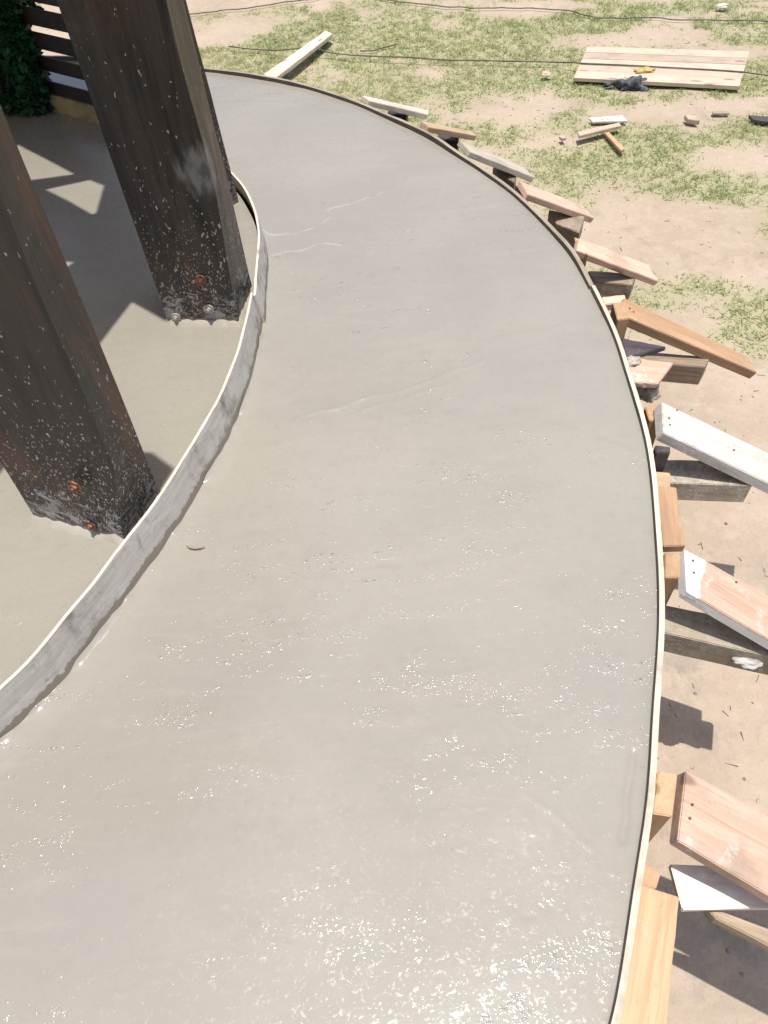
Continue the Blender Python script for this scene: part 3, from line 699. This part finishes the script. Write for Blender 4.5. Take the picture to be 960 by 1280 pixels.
def block(name, q, z, zbot, m, label=None, cat='timber', group=None):
    """upright timber: top face pixels at height z, straight down to zbot"""
    P = [G(x, y, z) for x, y in q]; o = sum(P) / len(P); o = np.array([o[0], o[1], zbot])
    bm = bmesh.new(); a = [bm.verts.new(p - o) for p in P]; b = [bm.verts.new((p[0] - o[0] , p[1] - o[1], 0)) for p in P]
    k = len(P)
    for j in range(k): bm.faces.new((a[j], a[(j + 1) % k], b[(j + 1) % k], b[j]))
    bm.faces.new(a); bm.faces.new(b)
    bmesh.ops.bevel(bm, geom=bm.edges[:], offset=.0025, segments=2, affect='EDGES')
    # stand the grain along the height: local X is up
    mw = Matrix(((0, 0, 1, 0), (0, 1, 0, 0), (-1, 0, 0, 0), (0, 0, 0, 1))).inverted()
    bm.transform(mw.inverted()); mw = Matrix.Translation(o) @ mw
    ob = bm_obj(name, bm, m, mw=mw)
    if label: tag(ob, label, cat, group)
    return ob
GB = 'diagonal braces around the outer form'; GK = 'kicker timbers under the braces'; GS = 'stakes behind the outer form'; GW = 'walers along the outer form'
Z1 = T - .01
# braces, far to near
board('diagonal_brace', [(452,119),(462,126),(535,143.5),(536,138)], (Z1, Z1, T - .17), .025, m_pale, 'farthest thin pale brace lying off the far curve of the form', 'brace', GB)
board('diagonal_brace', [(526,151),(536,159),(596,170),(590,164)], (Z1, Z1, T - .17), .025, m_pine, 'short yellowish brace, second from the far end of the form', 'brace', GB)
board('diagonal_brace', [(574,175),(588,190),(668,222),(655,209)], (Z1, Z1, T - .18), .025, m_pale, 'greyish white brace, third from the far end, above a small dark block', 'brace', GB)
board('diagonal_brace', [(650,226),(660,243),(743,273),(727,256)], (Z1, Z1, T - .20), .026, m_pink, 'pale brace with a pointed outer end above the far wet block', 'brace', GB)
board('diagonal_brace', [(724,297),(721,313),(824,352),(810,331)], (Z1, Z1, T - .21), .028, m_pink, 'whitish brace with a cement smeared near edge, just beyond the orange brace', 'brace', GB)
board('diagonal_brace', [(780,372),(775,393),(947,466),(936,446)], (Z1, Z1, T - .24), .038, m_orange, 'long orange-tan brace whose tip reaches the grass', 'brace', GB, nails=[(787,386),(792,390)])
board('diagonal_brace', [(827,502),(830,541),(1010,628),(1010,590)], (Z1, Z1, T - .25), .038, m_white, 'bright whitewashed brace with nail holes near its upper end', 'brace', GB, nails=[(846,513),(836,523),(837,531),(917,563)])
board('diagonal_brace', [(856,686),(859,739),(1006,826),(1003,768)], (Z1, Z1, T - .13), .036, m_pinkpaint, 'pinkish brace with white smears and a white painted end', 'brace', GB, nails=[(866,701),(867,716),(920,728)])
board('diagonal_brace', [(857,963),(847,1051),(1170,1246),(1170,1120)], (Z1, Z1, T - .15), .036, m_pink, 'wide nearest brace with two nail heads in its upper end', 'brace', GB, nails=[(865,1006),(862,1023)])
# end paint of the pinkish brace is a thin skin of plaster
# kickers
zk = T - .20
board('kicker_timber', [(486,137),(484,141),(508,146),(510,141)], (T - .16,)*3, .09, m_dark, 'tiny dark block under the farthest brace', 'timber', GK)
board('kicker_timber', [(548,166),(546,172),(572,178),(574,171)], (T - .16,)*3, .09, m_dark, 'small dark block under the second brace from the far end', 'timber', GK)
board('kicker_timber', [(616,208),(622,216),(643,228),(646,215)], (T - .165,)*3, .09, m_grey, 'small block under the greyish third brace', 'timber', GK)
board('kicker_timber', [(686,262),(696,280),(724,291),(731,270)], (T - .17,)*3, .08, m_grey, 'wet brown block under the pale pointed brace', 'timber', GK)
board('kicker_timber', [(735,338),(744,352),(790,356),(796,342)], (T - .18,)*3, .075, m_grey, 'brown block under the whitish brace beyond the orange one', 'timber', GK)
board('kicker_timber', [(792,438),(800,452),(881,459),(888,446)], (T - .19,)*3, .085, m_grey, 'square brown kicker timber under the long orange-tan brace', 'timber', GK)
board('kicker_timber', [(822,574),(824,603),(941,607),(925,576)], (zk,)*3, .085, m_caked, 'grey stained kicker timber under the whitewashed brace', 'timber', GK)
board('kicker_timber', [(820,754),(820,789),(1014,832),(1014,792)], (T - .165,)*3, .095, m_caked, 'kicker timber caked with lumpy wet cement under the pinkish brace', 'timber', GK)
board('kicker_timber', [(838,1080),(853,1137),(1170,1131),(1170,1090)], (T - .18,)*3, .022, m_white, 'pale cream plank lying under the nearest brace', 'plank', GK)
board('kicker_timber', [(880,1132),(895,1149),(1170,1290),(1170,1235)], (T - .23,)*3, .04, m_grey, 'olive brown board under the pale cream plank', 'timber', GK)
# stakes
block('form_stake', [(831,690),(850,691),(850,722),(831,722)], T - .03, -.1, m_orange, 'orange stake beside the pinkish brace', 'stake', GS)
block('form_stake', [(822,964),(846,967),(840,1021),(815,1017)], T - .02, -.1, m_orange, 'orange stake at the head of the nearest brace', 'stake', GS)
block('form_stake', [(819,556),(838,558),(838,566),(820,566)], T - .05, -.1, m_dark, 'blackish blue stake under the whitewashed brace', 'stake', GS)
block('form_stake', [(766,378),(781,376),(787,398),(772,400)], T - .01, -.1, m_orange, 'pale orange stake at the head of the orange-tan brace', 'stake', GS)
block('form_stake', [(735,318),(728,300),(718,296),(722,313)], T - .03, -.1, m_orange, 'reddish stake at the head of the whitish brace', 'stake', GS)
block('form_stake', [(644,230),(652,228),(662,240),(656,244)], T - .03, -.1, m_pine, 'small stake at the head of the pale pointed brace', 'stake', GS)
block('form_stake', [(806,508),(824,505),(828,524),(812,526)], T - .05, -.1, m_orange, 'wet glossy orange stake at the head of the whitewashed brace', 'stake', GS)
# offcuts and walers
board('waler_board', [(845,609),(817,606),(829,683),(857,682)], (T - .05, T - .05, T - .05), .03, m_orange, 'smooth orange waler board along the form between the white and the pinkish brace', 'board', GW)
board('waler_board', [(849,1121),(801,1106),(750,1320),(828,1330)], (T - .05,) * 3, .045, m_orange, 'wide orange waler board along the form at the bottom edge', 'board', GW)
board('waler_board', [(752,371),(756,381),(783,377),(781,368)], (T - .03,) * 3, .03, m_pink, 'short pink waler end beyond the orange-tan brace', 'board', GW)
board('waler_board', [(781,446),(790,478),(822,480),(842,453)], (T - .10,) * 3, .02, m_pink, 'pinkish cement smeared offcut at the form below the orange-tan brace', 'offcut', GW)
board('waler_board', [(776,422),(783,446),(806,441),(833,433)], (T - .08, T - .08, T - .08), .02, m_dark, 'black painted offcut under the orange-tan brace', 'offcut', GW)
board('waler_board', [(806,1076),(798,1110),(820,1112),(826,1092)], (T - .09,) * 3, .03, m_orange, 'small orange offcut between nearest stake and bottom waler', 'offcut', GW)
board('waler_board', [(812,588),(816,610),(838,609),(838,591)], (T - .12,) * 3, .06, m_pine, 'small tan offcut below the blackish stake', 'offcut', GW)

# ------------------------------------------------------------------ far litter on the ground
def flat(name, q, z, th, m, label, cat, group=None, **k): return board(name, q, (z, z, z), th, m, label, cat, group, **k)
pn = empty('board_panel', G(826, 84, .03)); tag(pn, 'large pale panel of joined boards lying on the grass', 'panel')
tl, tr, br, bl = G(735,58,.045), G(937,64,.045), G(924,108,.045), G(717,97,.045)
NP = 5; m_panel = wood_mat('panel_pine', (.57, .45, .345), (.50, .385, .285), .1, grime=.2)
for k in range(NP):
    a, b = k / NP + .0015, (k + 1) / NP - .0015
    q = [tl * (1 - a) + bl * a, tr * (1 - a) + br * a, tr * (1 - b) + br * b, tl * (1 - b) + bl * b]
    o = sum(q) / 4; x = (q[1] - q[0]); x /= np.linalg.norm(x); z_ = np.array([0, 0, 1.]); y = np.cross(z_, x)
    mw = Matrix([list(x), list(y), list(z_)]).transposed().to_4x4(); mw.translation = Vector(o)
    bm = bmesh.new(); t_ = [bm.verts.new(((p - o) @ x, (p - o) @ y, random.uniform(-.002, .002))) for p in q]; b2 = [bm.verts.new((v.co.x, v.co.y, -.025)) for v in t_]
    for j in range(4): bm.faces.new((t_[j], t_[(j + 1) % 4], b2[(j + 1) % 4], b2[j]))
    bm.faces.new(t_); bm.faces.new(b2); bm_obj('panel_board', bm, m_panel, pn, mw=mw)
GL = 'loose timber on the soil'
flat('loose_plank', [(722,164),(724,170),(777,157),(774,153)], .05, .02, m_panel, 'pale plank lying across another stick on the grass', 'plank', GL)
flat('loose_plank', [(756,166),(760,163),(781,186),(776,188)], .028, .02, m_orange, 'orange stick pointing down right from under the pale plank', 'stick', GL)
flat('loose_plank', [(736,147),(741,152),(785,151),(778,144)], .03, .015, m_white, 'whitish splintered offcut just above the crossed sticks', 'offcut', GL)
flat('loose_plank', [(856,143),(860,149),(875,151),(870,145)], .04, .03, m_panel, 'small pale block lying on the soil right of the crossed sticks', 'block', GL)
flat('loose_plank', [(699,170),(702,173),(708,172),(705,168)], .03, .02, m_panel, 'tiny pale block left of the crossed sticks', 'block', GL)
flat('loose_plank', [(936,144),(942,150),(990,156),(985,147)], .03, .02, m_dark, 'dark grey board at the right edge of the grass', 'board', GL)
flat('loose_plank', [(890,139),(891,142),(912,142),(911,139)], .02, .01, m_grey, 'small greyish sliver on the soil below the board panel', 'offcut', GL)

# pale pole leaning across the grass
def tube(name, P, rad, m, segs=10, parent=None, jit=0):
    P = [np.array(p, float) for p in P]; bm = bmesh.new(); rows = []
    for i, p in enumerate(P):
        t = P[min(i + 1, len(P) - 1)] - P[max(i - 1, 0)]; t /= np.linalg.norm(t); s_ = np.cross(t, [0, 0, 1.]); s_ /= np.linalg.norm(s_) + 1e-9; u_ = np.cross(s_, t)
        r = rad[i] if hasattr(rad, '__len__') else rad
        rows.append([bm.verts.new(p + (s_ * math.cos(a) + u_ * math.sin(a)) * r * (1 + jit * random.uniform(-1, 1))) for a in np.linspace(0, 2 * math.pi, segs, endpoint=False)])
    for a, b in zip(rows[:-1], rows[1:]):
        for j in range(segs): bm.faces.new((a[j], a[(j + 1) % segs], b[(j + 1) % segs], b[j]))
    bm.faces.new(rows[0]); bm.faces.new(rows[-1]); return bm_obj(name, bm, m, parent, smooth=True)
o = board('pale_timber', [(322,98),(340,101),(416,42),(407,38)], (.10, .10, .06), .03, m_pale, 'long pale flat timber lying from the far form edge onto the grass', 'timber')
def cable(pts, label, rad=.0048):
    w_ = [G(x, y, 0) for x, y in pts]; out = []
    for a, b in zip(w_[:-1], w_[1:]):
        for t in np.linspace(0, 1, 8, endpoint=False):
            p = a * (1 - t) + b * t; out.append(np.array([p[0] + .012 * float(vn(np.array(p[0] * 5), np.array(p[1] * 5), 600)), p[1] + .02 * float(vn(np.array(p[0] * 4), np.array(p[1] * 4), 601)), gh(np.array(p[0]), np.array(p[1])) + .022]))
    o = tube('ground_cable', out, rad, m_cable, 6); tag(o, label, 'cable', 'dark cables lying on the grass'); return o
pts_ = [(286,58),(310,61),(345,63),(378,60),(392,60),(412,66),(440,69),(500,71),(560,75),(650,77),(700,78)]
pp = [G(x, y, .055 if 370 < x < 400 else .022) for x, y in pts_] + [G(716, 78, .04)] + [G(x, y, .053) for x, y in ((727,79),(760,80.5),(800,82),(850,85),(900,88),(928,89.5))] + [G(945, 92, .02), G(1000, 98, .02)]
q_ = []
for a, b in zip(pp[:-1], pp[1:]):
    for t in np.linspace(0, 1, 6, endpoint=False):
        p = a + (b - a) * t; q_.append(p + np.array([0, .02 * float(vn(np.array(p[0] * 4), np.array(p[1] * 4), 601)), 0]))
o = tube('ground_cable', q_, .005, m_cable, 6); tag(o, 'dark cable crossing over the pale flat timber and across the top of the board panel', 'cable', 'dark cables lying on the grass')
cable([(200,24),(235,19),(290,14),(340,8),(390,1),(410,-4)], 'dark cable in the far left corner of the soil beside the post')
cable([(440,-8),(500,3),(560,8),(620,10),(680,12),(716,17),(745,24),(800,23),(870,26),(930,28),(1000,30)], 'dark cable along the top of the picture beyond the board panel')
cable([(450,63),(470,62),(482,58),(497,54.5)], 'short dark cable end lying in the grass right of the pale flat timber', .005)

# crumpled cloth and glove on the panel
def crumple(name, px, py, z, rx, ry, rz, m, label, cat, seed, amp=1.1):
    c = G(px, py, z); bm = bmesh.new(); bmesh.ops.create_icosphere(bm, subdivisions=4, radius=1)
    for v in bm.verts:
        d = v.co.normalized(); x, y = np.array(d.x * 2.2 + seed), np.array(d.y * 2.2 + d.z * 1.7)
        f = 1 + amp * float(fbm(x, y, 700 + seed, 4)); rd = abs(float(vn(x * 2.1, y * 2.1, 720 + seed))) * .8 * amp
        v.co = Vector((d.x * rx * f, d.y * ry * f, max(-.1, d.z) * rz * (f + rd)))
    o = bm_obj(name, bm, m, smooth=True); o.location = c; tag(o, label, cat); return o
crumple('crumpled_cloth', 792, 108, .0, .13, .07, .065, m_cloth, 'dark blue-grey crumpled cloth at the near edge of the board panel', 'cloth', 3, .8)
crumple('crumpled_cloth', 770, 106, .0, .10, .045, .03, m_cloth, 'flat dark scrap of cloth left of the larger crumpled cloth', 'cloth', 9)
crumple('yellow_glove', 805, 89, .05, .075, .03, .02, m_yellow, 'small yellow glove lying on the board panel', 'glove', 5, .6)
crumple('paper_scrap', 903, 8, .02, .05, .03, .02, m_white, 'small white scrap of litter in the far right grass', 'litter', 6, .5)
crumple('paper_scrap', 682, 93, .02, .04, .03, .02, m_pink, 'small pinkish lump in the grass left of the board panel', 'litter', 8, .4)

# mortar drip over the offcuts, twig on the path
crumple('mortar_lump', 808, 490, T - .20, .045, .05, .05, m_mud, 'grey mortar lump spilled behind the form below the pinkish offcut', 'mortar', 12, .45)
crumple('mortar_lump', 938, 826, T - .21, .04, .022, .014, m_inface, 'pale mortar splat on the cement caked kicker timber', 'mortar', 14, .45)
crumple('mortar_lump', 790, 452, T - .1, .03, .03, .02, m_mud, 'small wet mortar lump beside the black painted offcut', 'mortar', 15, .45)
tw = [G(x, y, T + .006) for x, y in ((233,682),(237,684.5),(243,685.5),(250,685),(256,683))]
o = tube('wood_splinter', tw, [.001, .0025, .003, .0025, .001], m_grey, 7); tag(o, 'short curved brown splinter stuck in the wet path near the inner strip', 'splinter')

# scattered twigs, chips and pebbles on the bare soil: uncountable
bm = bmesh.new()
for k in range(2600):
    x, y = random.uniform(.6, 6), random.uniform(-.6, 7)
    if math.hypot(x - CC[0], y - CC[1]) < RO + .05: continue
    z = float(gh(np.array(x), np.array(y))); a = random.uniform(0, 6.28)
    if random.random() < .45:
        l_ = random.uniform(.008, .045); M_ = Matrix.Translation((x, y, z + .002)) @ Matrix.Rotation(a, 4, 'Z') @ Matrix.Rotation(random.uniform(-.2, .2), 4, 'Y') @ Matrix.Diagonal((l_, .0022, .0022, 1))
        r_ = bmesh.ops.create_cube(bm, size=1, matrix=M_); mi = 0
    else:
        s_ = random.uniform(.002, .007); M_ = Matrix.Translation((x, y, z + s_ * .3)) @ Matrix.Rotation(a, 4, 'Z') @ Matrix.Diagonal((s_ * 1.3, s_, s_ * .7, 1))
        r_ = bmesh.ops.create_icosphere(bm, subdivisions=1, radius=1, matrix=M_); mi = 1
    fs = {f for v in r_['verts'] for f in v.link_faces}
    for f in fs: f.material_index = mi
deb = bm_obj('soil_litter', bm, [plain('twig_brown', (.16, .11, .07)), plain('pebble', (.34, .25, .20), .9, .5, 25)])
tag(deb, 'tiny twigs, chips and pebbles strewn over the bare soil', 'litter', kind='stuff')
